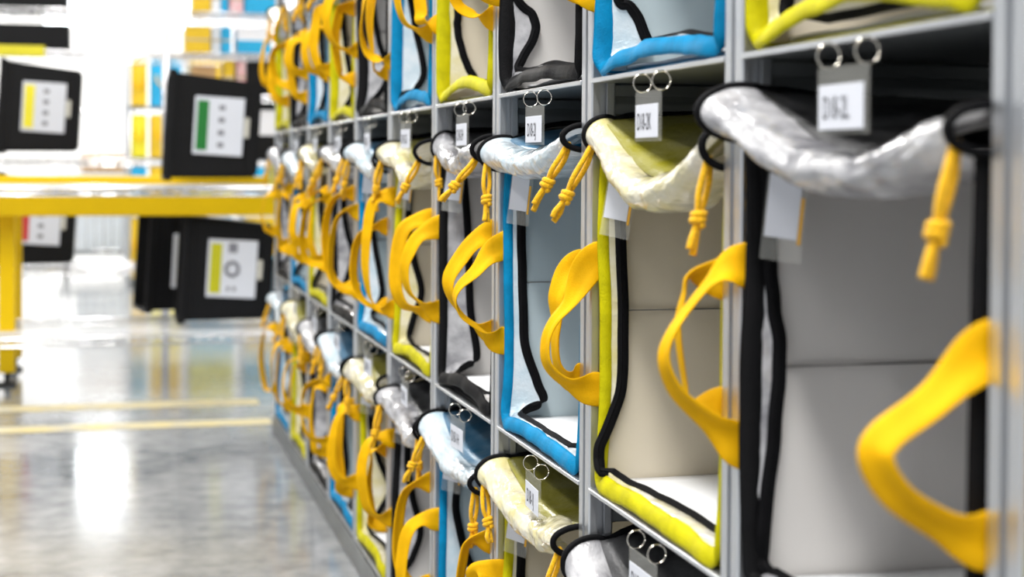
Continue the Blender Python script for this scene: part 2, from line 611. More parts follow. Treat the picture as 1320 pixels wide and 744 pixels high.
    nose0, nose1, nose2 = g('nf', .036), g('nm', R(.018, .03)), g('nn', R(.02, .034))

    def tri(a, p, q, r):
        return p * (1 - a) * (1 - 2 * a) + 4 * q * a * (1 - a) - r * a * (1 - 2 * a)
    for i, a in enumerate(A):
        v_ = HW + .007 - a * 2 * (HW + .007)
        w0 = rim_w(a)
        hh = tri(a, h0, h1, h2)
        ns = tri(a, nose0, nose1, nose2)
        for j, t in enumerate(Tn):
            th_ = math.radians(62 + t * 236)
            su = .5 * (ns + .045)
            u = .5 * (.045 - ns) + su * math.cos(th_) + (.02 if t > .85 else 0) * (t - .85) / .15
            w = w0 - hh / 2 + hh / 2 * math.sin(th_) * 1.02
            G[i, j] = (u, v_, w)
    arc = np.cumsum(np.full(nb, .15 / nb))
    AA, BB = np.meshgrid(A * .42, arc, indexing='ij')
    c1 = crumple(AA * 11, BB * 20, seed + 40, 1.0, 8)
    c2 = crumple(AA * 40, BB * 60, seed + 41, 1.0, 9)
    c3 = crumple(AA * 110, BB * 130, seed + 42, 1.0, 9)
    endf = np.minimum(1, np.minimum(A, 1 - A) / .06)[:, None]
    du = np.gradient(G, axis=0); dv = np.gradient(G, axis=1)
    N = np.cross(du, dv); N /= np.linalg.norm(N, axis=2)[..., None]
    sgn = -1 if N[na // 2, nb // 2, 0] > 0 else 1
    disp = g('crump', 1.0) * (.0105 * c1 + .0036 * c2 + .0013 * c3)
    G = G + sgn * N * (disp * (0.15 + .85 * endf))[..., None]
    ends = (G[0].copy(), G[-1].copy())
    mesh('rolled_rim', sheet(G), film, lid)
    # black binding round both ends of the roll and up along the lid
    for k, e in enumerate(ends):
        e2 = e[::2]
        v_ = e[0][1]
        pre = [(.16, v_, .476), (.10, v_, .474), (.055, v_, (e2[0][2] + .472) / 2 + .004)]
        P = catmull(pre + [tuple(p) for p in e2], 48)
        mesh('lid_binding', tube(P, .0042, 8), M['zip'], lid)

    # --- coloured binding round the mouth (far upright, sill, near upright)
    bul = g('sill', R(.006, .022))
    bw = R(-.3, .3)
    pts = [(.016, HW - .001, .425), (.015 + R(-.003, .003), HW - .002, .33), (.014 + R(-.004, .004), HW - .003, .21), (.013 + R(-.003, .004), HW - .003, .10),
           (.010, HW - .004, .03), (.007, HW - .014, .012)]
    for t in np.linspace(.1, .9, 9):
        pts.append((.004 + R(-.003, .003), HW - t * 2 * HW, .011 + bul * math.sin(math.pi * t) ** 1.5 + R(-.0015, .0015)))
    pts += [(.007, -HW + .014, .012), (.010, -HW + .004, .03), (.013, -HW + .003, .1), (.014, -HW + .003, .21), (.015, -HW + .002, .33), (.016, -HW + .001, .425)]
    bsh = g('bshift', -.001 if lev == 2 else 0.0)
    pts = [(p[0] + (bsh if p[2] > .05 else 0), p[1], p[2]) for p in pts]
    P = catmull(pts, 150)
    T, N, B = frames(P)
    Wv = np.zeros_like(P)
    for i, p in enumerate(P):
        t_ = T[i]
        base = np.array([1.0, 0, 0]) if abs(t_[2]) > .6 else np.array([.35, 0, 1.0])
        w_ = base - t_ * (base @ t_)
        Wv[i] = w_ / np.linalg.norm(w_) * (.0085 * g('bwid', 1.75 if lev == 2 else 1.0) if abs(t_[2]) > .6 else .0115)
    # soften the change of direction at the corners
    for _ in range(8):
        Wv[1:-1] = (Wv[:-2] + Wv[1:-1] * 2 + Wv[2:]) / 4
    thk = [(-1, 0), (-.7, .55), (0, .8), (.7, .55), (1, 0), (.7, -.55), (0, -.8), (-.7, -.55)]
    P = P + .0011 * np.stack([crumple(np.arange(len(P)) * .22 + 5 * k, .3 * k + 0 * np.arange(len(P)), seed + 51 + k) for k in range(3)], -1)
    Wv = Wv * (1 + .10 * waves(np.arange(len(P)) * .2, 0 * np.arange(len(P)), seed + 57))[:, None]
    mesh('mouth_binding', ribbon(P, Wv, .0052, thk), fab, root)
    bindP = P

    # --- loose black zip tape inside the mouth
    kink = g('kink', R(.012, .05)); kw = g('kw', R(.07, .17)); tuck = g('tuck', R(-.012, .015))
    up_ = g('zup', R(0, .008))
    zo = .032
    near_part = [(.028, -HW + .07, .02 + R(0, .006)), (zo - .004, -HW + .03, .03), (zo + .006 + R(0, .025), -HW + .016, .12 + R(0, .05)), (zo, -HW + .008, .25), (zo, -HW + .008, .43)]
    zp = g('zip', None)
    if zp:
        zp = list(zp) + near_part
    else:
        zp = [(zo - .001, HW - .008, .43), (zo + up_, HW - .008, .36), (zo + up_ * .6, HW - .008, .28), (zo + kink * .45, HW - .012, (kw + .28) / 2),
              (zo + kink, HW - .018, kw), (zo - .003 + kink * .5, HW - .018, kw * .55), (.022 + tuck, HW - .016, .035),
              (.022 + R(0, .01), HW - .07, .024 + R(0, .008)), (.028 + R(-.006, .012), HW - .15, .02 + R(0, .006)), (.026 + R(-.008, .012), HW - .24, .02 + R(0, .005))] + near_part
    P = catmull(zp, 170)
    low = (np.abs(P[:, 1]) < HW - .03) & (P[:, 2] < .06)
    P[low, 0] = np.maximum(P[low, 0], .017)
    P[low, 2] = np.maximum(P[low, 2], .024)
    P += .0012 * np.stack([waves(np.arange(len(P)) * .35, 0 * np.arange(len(P)), seed + 61 + k) for k in range(3)], -1)
    P[:, 1] = np.clip(P[:, 1], -HW + .005, HW - .005)
    T, N, B = frames(P)
    Wv = np.zeros_like(P)
    for i in range(len(P)):
        t_ = T[i]
        base = np.array([1.0, -.15, 0]) if abs(t_[2]) > .6 else np.array([.55, 0, .85])
        w_ = base - t_ * (base @ t_)
        Wv[i] = w_ / np.linalg.norm(w_) * .0072
    for _ in range(6):
        Wv[1:-1] = (Wv[:-2] + Wv[1:-1] * 2 + Wv[2:]) / 4
    ztape = mesh('zip_tape', ribbon(P, Wv, .0035), M['zip'], root)
    zipP = P
    # teeth: a fine raised cord down the middle
    mesh('zip_teeth', tube(P[::2] + np.array([-.002, -.002, .002]), .0013, 5), M['zip'], ztape)

    # --- film gusset between binding and zip tape
    m_ = 110
    bi = bindP[np.linspace(0, len(bindP) - 1, m_).astype(int)]
    # match by nearest arc position
    def resamp(P, k):
        s = np.concatenate([[0], np.cumsum(np.linalg.norm(np.diff(P, axis=0), axis=1))])
        q = np.linspace(0, s[-1], k)
        return np.stack([np.interp(q, s, P[:, c]) for c in range(3)], -1)
    bi, zi = resamp(bindP, m_), resamp(zipP, m_)
    G = np.zeros((m_, 9, 3))
    for j, t in enumerate(np.linspace(0, 1, 9)):
        G[:, j] = bi * (1 - t) + zi * t
        G[:, j, 2] += .006 * math.sin(math.pi * t) * (np.abs(bi[:, 1]) < HW - .02)
    ss = np.linspace(0, 1.2, m_)[:, None] + 0 * np.zeros((1, 9))
    cr = crumple(ss * 40, np.linspace(0, .06, 9)[None, :] * 60 + 0 * ss, seed + 70, 1.0, 6) * np.sin(np.pi * np.linspace(0, 1, 9))[None, :]
    G[..., 0] -= .004 * cr
    G[..., 2] += .003 * cr
    G[..., 1] = np.clip(G[..., 1], -HW + .003, HW - .003)
    G[..., 2] = np.maximum(G[..., 2], .006)
    mesh('film_gusset', sheet(G), film, root)

    # --- webbing handles, one on each side wall, looping out into the aisle
    for side, key in ((1, 'hfar'), (-1, 'hnear')):
        h = dict(wt=R(.26, .34), wb=R(.09, .17), out=R(.035, .078), tw=R(45, 100) * rng.choice([-1, 1]), mid=R(-.03, .02), sway=R(-.02, .02))
        h.update(g(key, {}))
        vv = side * (HW + .0115)
        wt, wb, ou = h['wt'], h['wb'], h['out']
        wm = (wt + wb) / 2 + h['mid']
        sw_ = h['sway']
        pts = h.get('pts') or [(.085, vv, wt), (.05, vv, wt), (.012, vv, wt), (-.03, vv + sw_ * .3, wt - .006 + R(0, .012)), (-ou * .85, vv + sw_ * .8, wt * .72 + wm * .28),
               (-ou, vv + sw_, wm), (-ou * .82, vv + sw_ * .8, wb * .7 + wm * .3), (-.028, vv + sw_ * .3, wb + R(-.004, .01)), (.012, vv, wb), (.05, vv, wb), (.085, vv, wb)]
        if h.get('pts'):
            p0, p9 = pts[0], pts[-1]
            pts = [(.085, vv, p0[2]), (.04, vv, p0[2])] + [(p[0], p[1] + sw_ * max(0, -p[0]) / .07, p[2]) for p in pts] + [(.04, vv, p9[2]), (.085, vv, p9[2])]
        P = catmull(pts, 90)
        T = np.gradient(P, axis=0); T /= np.linalg.norm(T, axis=1)[:, None]
        Wv = np.zeros_like(P)
        for i, p in enumerate(P):
            t_ = T[i]
            yv = np.array([0, 1.0, 0]); yv = yv - t_ * (yv @ t_); yv /= np.linalg.norm(yv) + 1e-9
            ip = np.cross(yv, t_)
            free = min(1, max(0, (.004 - p[0]) / .036)); free = free * free * (3 - 2 * free)
            s_ = i / (len(P) - 1)
            ang = math.radians(h['tw'] * free * (1.0 + .45 * math.sin(6.5 * s_ + seed)))
            wd = .0220 * (1 - .34 * free)
            Wv[i] = (ip * math.cos(ang) + yv * math.sin(ang)) * wd
        for _ in range(3):
            Wv[1:-1] = (Wv[:-2] + Wv[1:-1] * 2 + Wv[2:]) / 4
        # lengthwise fold of the webbing where it is twisted
        fold = [(-1, 0.0), (-.93, .5), (-.4, .2), (0, 1.4), (.45, .3), (.93, .5), (1, 0), (.93, -.5), (.45, -.5), (0, .6), (-.4, -.6), (-.93, -.5)]
        mesh('handle', ribbon(P, Wv, .0024, fold), M['strap'], root)

    # --- knotted drawcords hanging from the corners of the rim
    for side, key in ((0, 'cfar'), (1, 'cnear')):
        c = dict(dx=R(-.025, .005), dl=R(.045, .062), dv=R(-.015, .015))
        c.update(g(key, {}))
        e = ends[side]
        an = e[int(len(e) * c.get('ai', .66))] + np.array([0.002, (-.006 if side == 0 else .006), -.003])
        L = c['dl']
        d = np.array([c['dx'], c['dv'], -math.sqrt(max(1e-4, L * L - c['dx'] ** 2))])
        kn = an + d
        sd = np.array([.0050, .0035, 0])
        loop = catmull([kn, an + d * .62 - sd * 1.1, an + d * .25 - sd * .9, an + d * .02 - sd * .3 + np.array([0, 0, .004]), an + d * .02 + sd * .4 + np.array([0, 0, .004]),
                        an + d * .3 + sd * 1.1, an + d * .65 + sd * 1.0, kn], 40)
        dn = d / L
        # overhand knot as a wrapped coil
        tt = np.linspace(0, 2 * math.pi * 2.2, 40)
        ax2 = np.cross(dn, [0.2, 1, 0.1]); ax2 /= np.linalg.norm(ax2); ax3 = np.cross(dn, ax2)
        kp = kn[None] + np.outer(np.linspace(-.005, .008, 40), dn) + .0052 * (np.outer(np.cos(tt), ax2) + np.outer(np.sin(tt), ax3))
        t1 = catmull([kn, kn + dn * .012 + sd * .2, kn + dn * .024 + sd * R(.2, .9), kn + dn * R(.03, .042) + sd * R(.2, 1.2)], 12)
        t2 = catmull([kn, kn + dn * .012 - sd * .3, kn + dn * .022 - sd * R(.3, 1.0), kn + dn * R(.026, .036) - sd * R(.2, 1.0)], 12)
        mesh('drawcord', join(tube(loop, .0036, 7), tube(kp, .0042, 7), tube(t1, np.linspace(.0036, .0042, 12), 7), tube(t2, np.linspace(.0036, .0042, 12), 7)), M['cord'], root)

    # --- identity card in a clear pocket near the far upper corner
    tg = empty('bag_tag', (.013, HW - .026, g('tagw', R(.395, .408))))
    tg.parent = root
    tg.rotation_euler = (R(-.05, .05), g('tagrot', R(.10, .2)), R(-.9, -.7))
    mesh('card', bbox(-.0, .034, -.0005, .0005, -.060, .0, .0003), M['white_card'], tg, smooth=False)
    mesh('pocket', bbox(-.003, .040, .0008, .0016, -.082, .006, .0003), M['clear'], tg, smooth=False)
    mesh('amber_strip', bbox(.0345, .038, -.0004, .0004, -.064, -.02, .0002), M['amber'], tg, smooth=False)
    return root


MID = {-1: 'yellow', 0: 'black', 1: 'yellow', 2: 'blue', 3: 'black', 4: 'yellow', 5: 'blue', 6: 'black', 7: 'yellow', 8: 'blue', 9: 'black'}
TOP = {-1: 'black', 0: 'yellow', 1: 'blue', 2: 'black', 3: 'yellow', 4: 'blue', 5: 'black', 6: 'yellow', 7: 'blue', 8: 'black', 9: 'yellow'}
BOT = {1: 'black', 2: 'yellow', 3: 'blue', 4: 'black', 5: 'yellow', 6: 'blue', 7: 'black', 8: 'yellow', 9: 'blue'}
HERO = {
    (1, -1): dict(nf=-.020, hfar=dict(pts=[(.05, .2195, .28), (.03, .2195, .26), (.025, .2195, .20), (.03, .2195, .15), (.05, .2195, .13)], tw=4), cfar=dict(dx=.02, dl=.05)),
    (2, -1): dict(nf=-.020, hfar=dict(pts=[(.05, .2195, .28), (.03, .2195, .26), (.025, .2195, .20), (.03, .2195, .15), (.05, .2195, .13)], tw=4), cfar=dict(dx=.02, dl=.05)),
    (1, 0): dict(zip=[(.017, .198, .43), (.0195, .198, .346), (.0233, .198, .287), (.0303, .198, .231), (.0262, .198, .153), (.0167, .198, .064), (.017, .196, .026), (.02, .13, .02), (.026, .06, .02), (.024, -.05, .02)],
                 bshift=-.006, bwid=1.5, wf=.487, wn=.455, sag=.045, sagpos=.48, nf=.048, hf=.052, hm=.046, hn=.036, seam=.217, crump=.75, sill=.004,
                 hfar=dict(pts=[(.0155, .2195, .3139), (-.0006, .2195, .3133), (-.0206, .2195, .3068), (-.0442, .2195, .2825), (-.0675, .2195, .2495), (-.0745, .2195, .2231), (-.0631, .2195, .1936), (-.0392, .2195, .1705), (-.0111, .2195, .1492), (.0067, .2195, .1365)], tw=66, sway=.01),
                 hnear=dict(pts=[(.0182, -.2195, .2841), (-.0029, -.2195, .28), (-.0414, -.2195, .2485), (-.0764, -.2195, .2253), (-.0821, -.2195, .2075), (-.0643, -.2195, .1824), (-.0285, -.2195, .1605), (-.0014, -.2195, .1503), (.0199, -.2195, .1492)], tw=40, sway=.0),
                 cfar=dict(dx=.002, dl=.060, ai=.9), cnear=dict(dx=-.012, dl=.058)),
    (1, 1): dict(zip=[(.0267, .198, .432), (.0317, .198, .325), (.0357, .198, .207), (.0342, .198, .129), (.0182, .196, .085), (.004, .194, .052), (.004, .185, .03), (.014, .15, .021), (.0209, .07, .02), (.028, -.016, .022)],
                 wf=.470, wn=.452, sag=.062, sagpos=.5, nf=.012, nm=.022, hf=.046, hm=.045, hn=.045, seam=.226, crump=.8, sill=.004,
                 hfar=dict(pts=[(.0286, .2195, .2921), (.008, .2195, .2903), (-.0073, .2195, .2747), (-.0274, .2195, .2357), (-.0476, .2195, .2116), (-.0576, .2195, .1873), (-.0554, .2195, .1579), (-.0369, .2195, .1378), (-.0113, .2195, .1272), (.0175, .2195, .1244)], tw=58, sway=.008),
                 cfar=dict(dx=-.030, dl=.066), cnear=dict(dx=-.010, dl=.055)),
    (1, 2): dict(zip=[(.0251, .198, .41), (.0306, .198, .303), (.0337, .198, .218), (.0367, .196, .133), (.0547, .19, .072), (.065, .186, .041), (.0424, .184, .030), (.020, .165, .022), (.012, .08, .02), (.0034, -.025, .021), (.0087, -.107, .02)],
                 wf=.452, wn=.462, sag=.022, sagpos=.45, nf=.034, hf=.052, hm=.050, hn=.034, seam=.225, crump=.7, sill=.006,
                 hfar=dict(pts=[(.0187, .2195, .2852), (-.0137, .2195, .2693), (-.0385, .2195, .2417), (-.0632, .2195, .2202), (-.0717, .2195, .1997), (-.0629, .2195, .1754), (-.038, .2195, .1567), (-.013, .2195, .1386), (.0096, .2195, .1320)], tw=72, sway=-.006),
                 hnear=dict(pts=[(.0136, -.2195, .2776), (-.0022, -.2195, .2777), (-.0209, -.2195, .2628), (-.032, -.2195, .2378), (-.0306, -.2195, .2106), (-.0326, -.2195, .1824), (-.0294, -.2195, .1523), (-.0169, -.2195, .1338), (.0042, -.2195, .1312)], tw=60, sway=.0),
                 cfar=dict(dx=-.002, dl=.052), cnear=dict(dx=-.024, dl=.052)),
    (1, 3): dict(zip=[(.045, .198, .42), (.0556, .198, .281), (.0573, .198, .2376), (.0608, .194, .1361), (.0718, .188, .0516), (.0526, .184, .0352), (.0305, .17, .026), (.01, .10, .022), (.002, 0, .02), (-.002, -.078, .02)],
                 wf=.468, wn=.455, sag=.03, nf=.010,
                 hfar=dict(pts=[(.0231, .2195, .2948), (-.0035, .2195, .2876), (-.0328, .2195, .2733), (-.0503, .2195, .2445), (-.059, .2195, .2157), (-.0544, .2195, .1795), (-.0396, .2195, .1576), (-.0101, .2195, .1383), (.024, .2195, .1275)], tw=62, sway=.005),
                 hnear=dict(pts=[(.0106, -.2195, .3013), (-.027, -.2195, .2866), (-.0521, -.2195, .2583), (-.0696, -.2195, .2301), (-.0695, -.2195, .2055), (-.0567, -.2195, .1806), (-.0351, -.2195, .1591), (.0019, -.2195, .1422)], tw=64, sway=-.006),
                 cnear=dict(dx=-.035, dl=.055)),
    (2, 1): dict(zip=[(.022, .198, .43), (.022, .198, .25), (.0242, .198, .106), (.0417, .194, .0872), (.0605, .19, .0507), (.0565, .185, .037), (.04, .15, .036), (.03, .055, .0346), (.028, -.045, .0334)], sill=.013),
    (2, 2): dict(zip=[(.022, .198, .43), (.018, .198, .28), (.0195, .198, .1564), (.0447, .194, .1211), (.0486, .19, .0911), (.0252, .188, .0482), (.020, .175, .034), (.028, .12, .030), (.03, .026, .0342)], sill=.010),
    (2, 3): dict(zip=[(.03, .198, .43), (.034, .198, .193), (.0343, .198, .1356), (.0493, .194, .0784), (.0673, .19, .0428), (.05, .17, .036), (.032, .08, .032), (.03, 0, .030)], sill=.020),
    (2, 0): dict(sill=.024, kink=.03),
}
LN = {0: 'bottom', 1: 'middle', 2: 'upper'}
for lev, table in ((0, BOT), (1, MID), (2, TOP)):
    for n in sorted(table):
        c = table[n]
        same = sorted([k for k in table if table[k] == c], reverse=True)
        lab = '%s open-fronted delivery bag, %s %s one on the %s shelf from the workbench end' % (c, ORD[same.index(n)], c, LN[lev])
        make_bag(n, lev, c, lab, 'delivery bags in the aisle rack', HERO.get((lev, n), {}), 1000 * lev + 37 * (n + 3))


# ------------------------------------------------------------------ hanging shelf tags
def text_mesh(s, size, sx=1.0):
    cu = bpy.data.curves.new('t', 'FONT')
    cu.body = s
    cu.size = size
    cu.align_x = 'CENTER'
    cu.align_y = 'CENTER'
    cu.extrude = 0.0
    ob = bpy.data.objects.new('t', cu)
    COL.objects.link(ob)
    dg = bpy.context.evaluated_depsgraph_get()
    me = bpy.data.meshes.new_from_object(ob.evaluated_get(dg))
    bpy.data.objects.remove(ob, do_unlink=True)
    for v in me.vertices:
        v.co.x *= sx
    me.materials.clear()
    return me


def ring_vf(r, w):
    P = [(r * math.cos(a), 0, r * math.sin(a)) for a in np.linspace(0, 2 * math.pi * .985, 30)]
    return tube(P, w, 6)


ringme = bpy.data.meshes.new('ring')
rv = ring_vf(.0105, .0009)
ringme.from_pydata([tuple(p) for p in rv[0]], [], rv[1]); ringme.materials.append(M['steelring'])
LET = {-1: 'M', 0: 'L', 1: 'K', 2: 'J', 3: 'H', 4: 'G', 5: 'F', 6: 'E', 7: 'D', 8: 'C', 9: 'B'}
for lev, row in ((2, 2), (1, 1)):
    for n in range(0, 10):
        rng = random.Random(lev * 50 + n)
        t = empty('shelf_tag', (RX - .012, bay_mid(n) + {(2, 0): -.019, (2, 1): -.029, (2, 2): -.036, (2, 3): -.056, (1, 2): -.040, (1, 1): -.023}.get((lev, n), rng.uniform(-.05, -.02)), LEV[lev] - .020))
        t.rotation_euler = (0, 0, rng.uniform(-.05, .05))
        txt = 'D18-%d%s' % (row, LET[n])
        if n <= 3:
            lab = 'white card reading %s in clear sleeve on rings, %s shelf edge' % (txt, LN[lev])
        else:
            lab = 'white card on rings, %s tag along the %s shelf edge from workbench end' % (ORD[9 - n], LN[lev])
        tag(t, lab, 'shelf tag', 'location tags on the shelf edges')
        # local: card faces -x, runs along y
        mesh('sleeve', bbox(-.0012, .0012, -.046, .046, -.062, -.006, .0006), M['clear'], t, smooth=False)
        cd = mesh('card', bbox(-.0022, -.0014, -.041, .041, -.058, -.021, .0003), M['white_card'], t, smooth=False)
        me = text_mesh(txt, .027, .60)
        o = link('lettering', me, M['ink'], cd, smooth=False)
        o.matrix_local = Matrix(((0, 0, -1, -.0026), (-1, 0, 0, .008), (0, 1, 0, -.041), (0, 0, 0, 1)))
        for yy in (.035, -.035):
            link('ring', ringme, None, t, (.004, yy, 0.004))

# ------------------------------------------------------------------ workbench with wire decks
def rods(spec, sides=5):
    return join(*[tube(np.array([a, b_]), r, sides) for a, b_, r in spec])


def wire_deck(parent, x0, x1, y0, y1, z, sp=.022, material=None):
    spec = []
    n = int((x1 - x0) / sp)
    for i in range(n + 1):
        x = x0 + (x1 - x0) * i / n
        spec.append(((x, y0, z), (x, y1, z), .0032))
    for k in range(4):
        y = y0 + (y1 - y0) * k / 3
        spec.append(((x0, y, z - .006), (x1, y, z - .006), .004))
    o = mesh('wire_deck', rods(spec, 4), material or M['wire_white'], parent)
    o['kind'] = 'stuff'
    sp2 = []
    for yy in (y0, y1):
        sp2 += [((x0, yy, z - .002), (x1, yy, z - .002), .005), ((x0, yy, z - .034), (x1, yy, z - .034), .005)]
        m_ = int((x1 - x0) / .05)
        for i in range(m_):
            a = x0 + (x1 - x0) * i / m_
            b_ = x0 + (x1 - x0) * (i + 1) / m_
            sp2.append(((a, yy, z - .034 if i % 2 else z - .002), (b_, yy, z - .002 if i % 2 else z - .034), .0035))
    mesh('truss_edge', rods(sp2, 5), M['chrome'], parent)


bench = empty('workbench', (0, 7.3, 0))
tag(bench, 'yellow steel workbench with white wire decks across the aisle end', 'workbench')
bx0, bx1 = -2.4, 1.75
mesh('front_beam', bbox(bx0, bx1, -.17, -.12, .757, .847, .004), M['yellow_paint'], bench, smooth=False)
mesh('rear_beam', bbox(bx0, bx1, .55, .60, .845, .925, .004), M['yellow_paint'], bench, smooth=False)
for lx in (-.475, -2.35, 1.66):
    for ly in (-.02, .52):
        lg = mesh('leg', bbox(lx, lx + .07, ly, ly + .06, .06, .76 if ly < 0 else .85, .004), M['yellow_paint'], bench, smooth=False)
        mesh('foot', join(bbox(lx + .022, lx + .05, ly + .012, ly + .05, .012, .06, .002), bbox(lx - .003, lx + .073, ly - .01, ly + .07, 0.0, .014, .003)), M['black_rubber'], lg, smooth=False)
    mesh('cross_beam', bbox(lx + .005, lx + .065, -.13, .56, .775, .835, .003), M['yellow_paint'], bench, smooth=False)
wire_deck(bench, bx0, bx1, -.33, .55, .885, .014)
wire_deck(bench, bx0, bx1, -.33, .52, .243, .012)

unit = empty('wire_shelving', (0, 8.75, 0))
tag(unit, 'tall chrome wire shelving unit behind the yellow workbench', 'shelving')
for lx in (-1.9, -.62, .30, 1.5):
    for ly in (0, .5):
        mesh('post', rods([((lx, ly, 0.0), (lx, ly, 2.25), .014)], 8), M['chrome'], unit)
for z in (.42, 1.005, 1.585, 1.81):
    wire_deck(unit, -1.9, 1.5, 0, .5, z, .03, M['chrome'])
wire_deck(unit, .30, 1.5, 0, .5, 1.36, .03, M['chrome'])


# ------------------------------------------------------------------ totes
def make_tote(loc, rz, label, w0=.475, w1=.425, ln=.41, dep=.33, tilt=0.057, strip=(.8, .62, .01), marks=0, card=True, group='black plastic totes'):
    """black tote lying on its side, open end toward -x, long side toward the aisle"""
    root = empty('plastic_tote', loc, rz)
    tag(root, label, 'tote', group)
    bm = bmesh.new()
    # body outline; open end at x=0 (height w0), closed end at x=ln (height w1)
    d0, d1 = dep, dep * .88
    P = [(0, 0, 0), (0, 0, w0), (0, d0, w0), (0, d0, 0),
         (ln, (d0 - d1) / 2, (w0 - w1) / 2), (ln, (d0 - d1) / 2, (w0 + w1) / 2), (ln, (d0 + d1) / 2, (w0 + w1) / 2), (ln, (d0 + d1) / 2, (w0 - w1) / 2)]
    vs = [bm.verts.new(p) for p in P]
    op = bm.faces.new([vs[i] for i in (0, 1, 2, 3)])
    for q in ((4, 7, 6, 5), (0, 4, 5, 1), (1, 5, 6, 2), (2, 6, 7, 3), (3, 7, 4, 0)):
        bm.faces.new([vs[i] for i in q])
    bmesh.ops.recalc_face_normals(bm, faces=bm.faces)
    bmesh.ops.bevel(bm, geom=[e for e in bm.edges if not any(f is op for f in e.link_faces)], offset=.012, segments=2, affect='EDGES')
    op = min(bm.faces, key=lambda f: f.calc_center_median().x)
    r = bmesh.ops.inset_region(bm, faces=[op], thickness=.006)
    ex = bmesh.ops.extrude_face_region(bm, geom=[op])
    nv = [g_ for g_ in ex['geom'] if isinstance(g_, bmesh.types.BMVert)]
    bmesh.ops.translate(bm, verts=nv, vec=(ln * .94, 0, 0))
    cx = Vector((0, dep / 2, w0 / 2))
    for v_ in nv:
        v_.co.y = cx.y + (v_.co.y - cx.y) * .88
        v_.co.z = cx.z + (v_.co.z - cx.z) * .88
    if op.is_valid:
        bmesh.ops.delete(bm, geom=[op], context='FACES_ONLY')
    # lying tilt: rest on the tapered flank
    bm.transform(Matrix.Rotation(tilt, 4, 'Y'))
    me = bpy.data.meshes.new('body')
    bm.to_mesh(me)
    bm.free()
    Mx = Matrix.Rotation(tilt, 4, 'Y')
    link('body', me, M['tote'], root, smooth=False)

    def put(name, vf, material, parent=root):
        v_, f_ = vf
        return mesh(name, ([tuple(Mx @ Vector(p)) for p in v_], f_), material, parent, smooth=False)
    put('rim', join(bbox(-.004, .03, -.012, .006, -.012, w0 + .012, .003), bbox(-.004, .03, dep - .006, dep + .012, -.012, w0 + .012, .003),
                    bbox(-.004, .03, .006, dep - .006, w0 - .004, w0 + .012, .003), bbox(-.004, .03, .006, dep - .006, -.012, .004, .003)), M['tote'])
    for xx in (.055, ln - .06):
        put('rib', bbox(xx, xx + .008, -.002 + xx * .05, .012, .03, w0 - .03, .002), M['tote'])
    if card:
        nm = 'tote_strip_%.2f_%.2f' % (strip[0], strip[1])
        if nm not in M:
            M[nm] = mat(nm, strip, .45, var=.08)
        yy = lambda x: (d0 - d1) / 2 * x / ln - .004
        cx0, cx1, cz0, cz1 = .115, .335, .115, .375
        cd = put('label_card', bbox(cx0, cx1, yy(.2) - .006, yy(.2) + .012, cz0, cz1, .002), M['white_card'])
        put('colour_strip', bbox(cx0 + .012, cx0 + .062, yy(.2) - .008, yy(.2) - .004, cz0 + .018, cz1 - .018, .0008), M[nm], cd)
        f0 = yy(.2) - .0075
        mk = []
        if marks == 1:
            mk = [bbox(.205, .245, f0 - .001, f0 + .003, .318, .362, .001), bbox(.205, .218, f0 - .001, f0 + .003, .145, .165, .001), bbox(.232, .246, f0 - .001, f0 + .003, .145, .165, .001)]
            put('printed_ring', tube([(.225 + .028 * math.cos(a), f0, .245 + .03 * math.sin(a)) for a in np.linspace(0, 6.2, 24)], .008, 6), M['print_grey'], cd)
        else:
            mk = [bbox(.222, .25, f0 - .001, f0 + .003, z, z + .022, .001) for z in (.15, .205, .262, .318)]
        for q in mk:
            put('printed_mark', q, M['print_grey'], cd)
        put('card_tab', bbox(cx1 + .004, cx1 + .026, yy(.3) - .006, yy(.3) + .012, .20, .29, .003), M['tab'], root)
    return root


M['print_grey'] = mat('faded_grey_print', (.22, .22, .25), .5, var=.2)
M['tab'] = mat('pale_plastic_tab', (.62, .60, .52), .5, var=.1)
GREEN, YEL, RED = (.002, .17, .02), (.52, .50, .002), (.55, .03, .03)
make_tote((.235, 7.2, .925), 0.0, 'black tote lying on the bench top deck, white card with a green strip', strip=GREEN)
make_tote((.295, 7.2, .283), 0.0, 'black tote on the lower bench deck, white card with yellow-green strip and ring print', strip=YEL, marks=1)
make_tote((.165, 7.72, .283), 0.15, 'black tote tucked behind the yellow-green labelled tote on the lower bench deck', strip=(.7, .7, .68))
make_tote((-.575, 8.62, 1.045), 0.0, 'black tote on wire shelving, white card with a bright yellow strip', strip=(.85, .75, .02), dep=.36)
make_tote((-.60, 8.66, .452), 0.0, 'black tote under the bench beam, white card with a red strip', strip=RED)


# ------------------------------------------------------------------ goods on the shelving
def carton(name, loc, size, colkey, label, rz=0.0, band=None, cat='box', group='boxed goods on the wire shelving'):
    root = empty(name, loc, rz)
    tag(root, label, cat, group)
    w, d, h = size
    mesh('carton', bbox(-w / 2, w / 2, 0, d, 0, h, .004), M[colkey], root, smooth=False)
    mesh('tape', bbox(-w / 2 - .001, w / 2 + .001, -.0015, .0, h * .46, h * .54, .0005) if band is None else bbox(-w / 2 - .001, w / 2 + .001, -.002, .0, h * band[0], h * band[1], .0005),
         M['tape'] if band is None else M[band[2]], root, smooth=False)
    return root


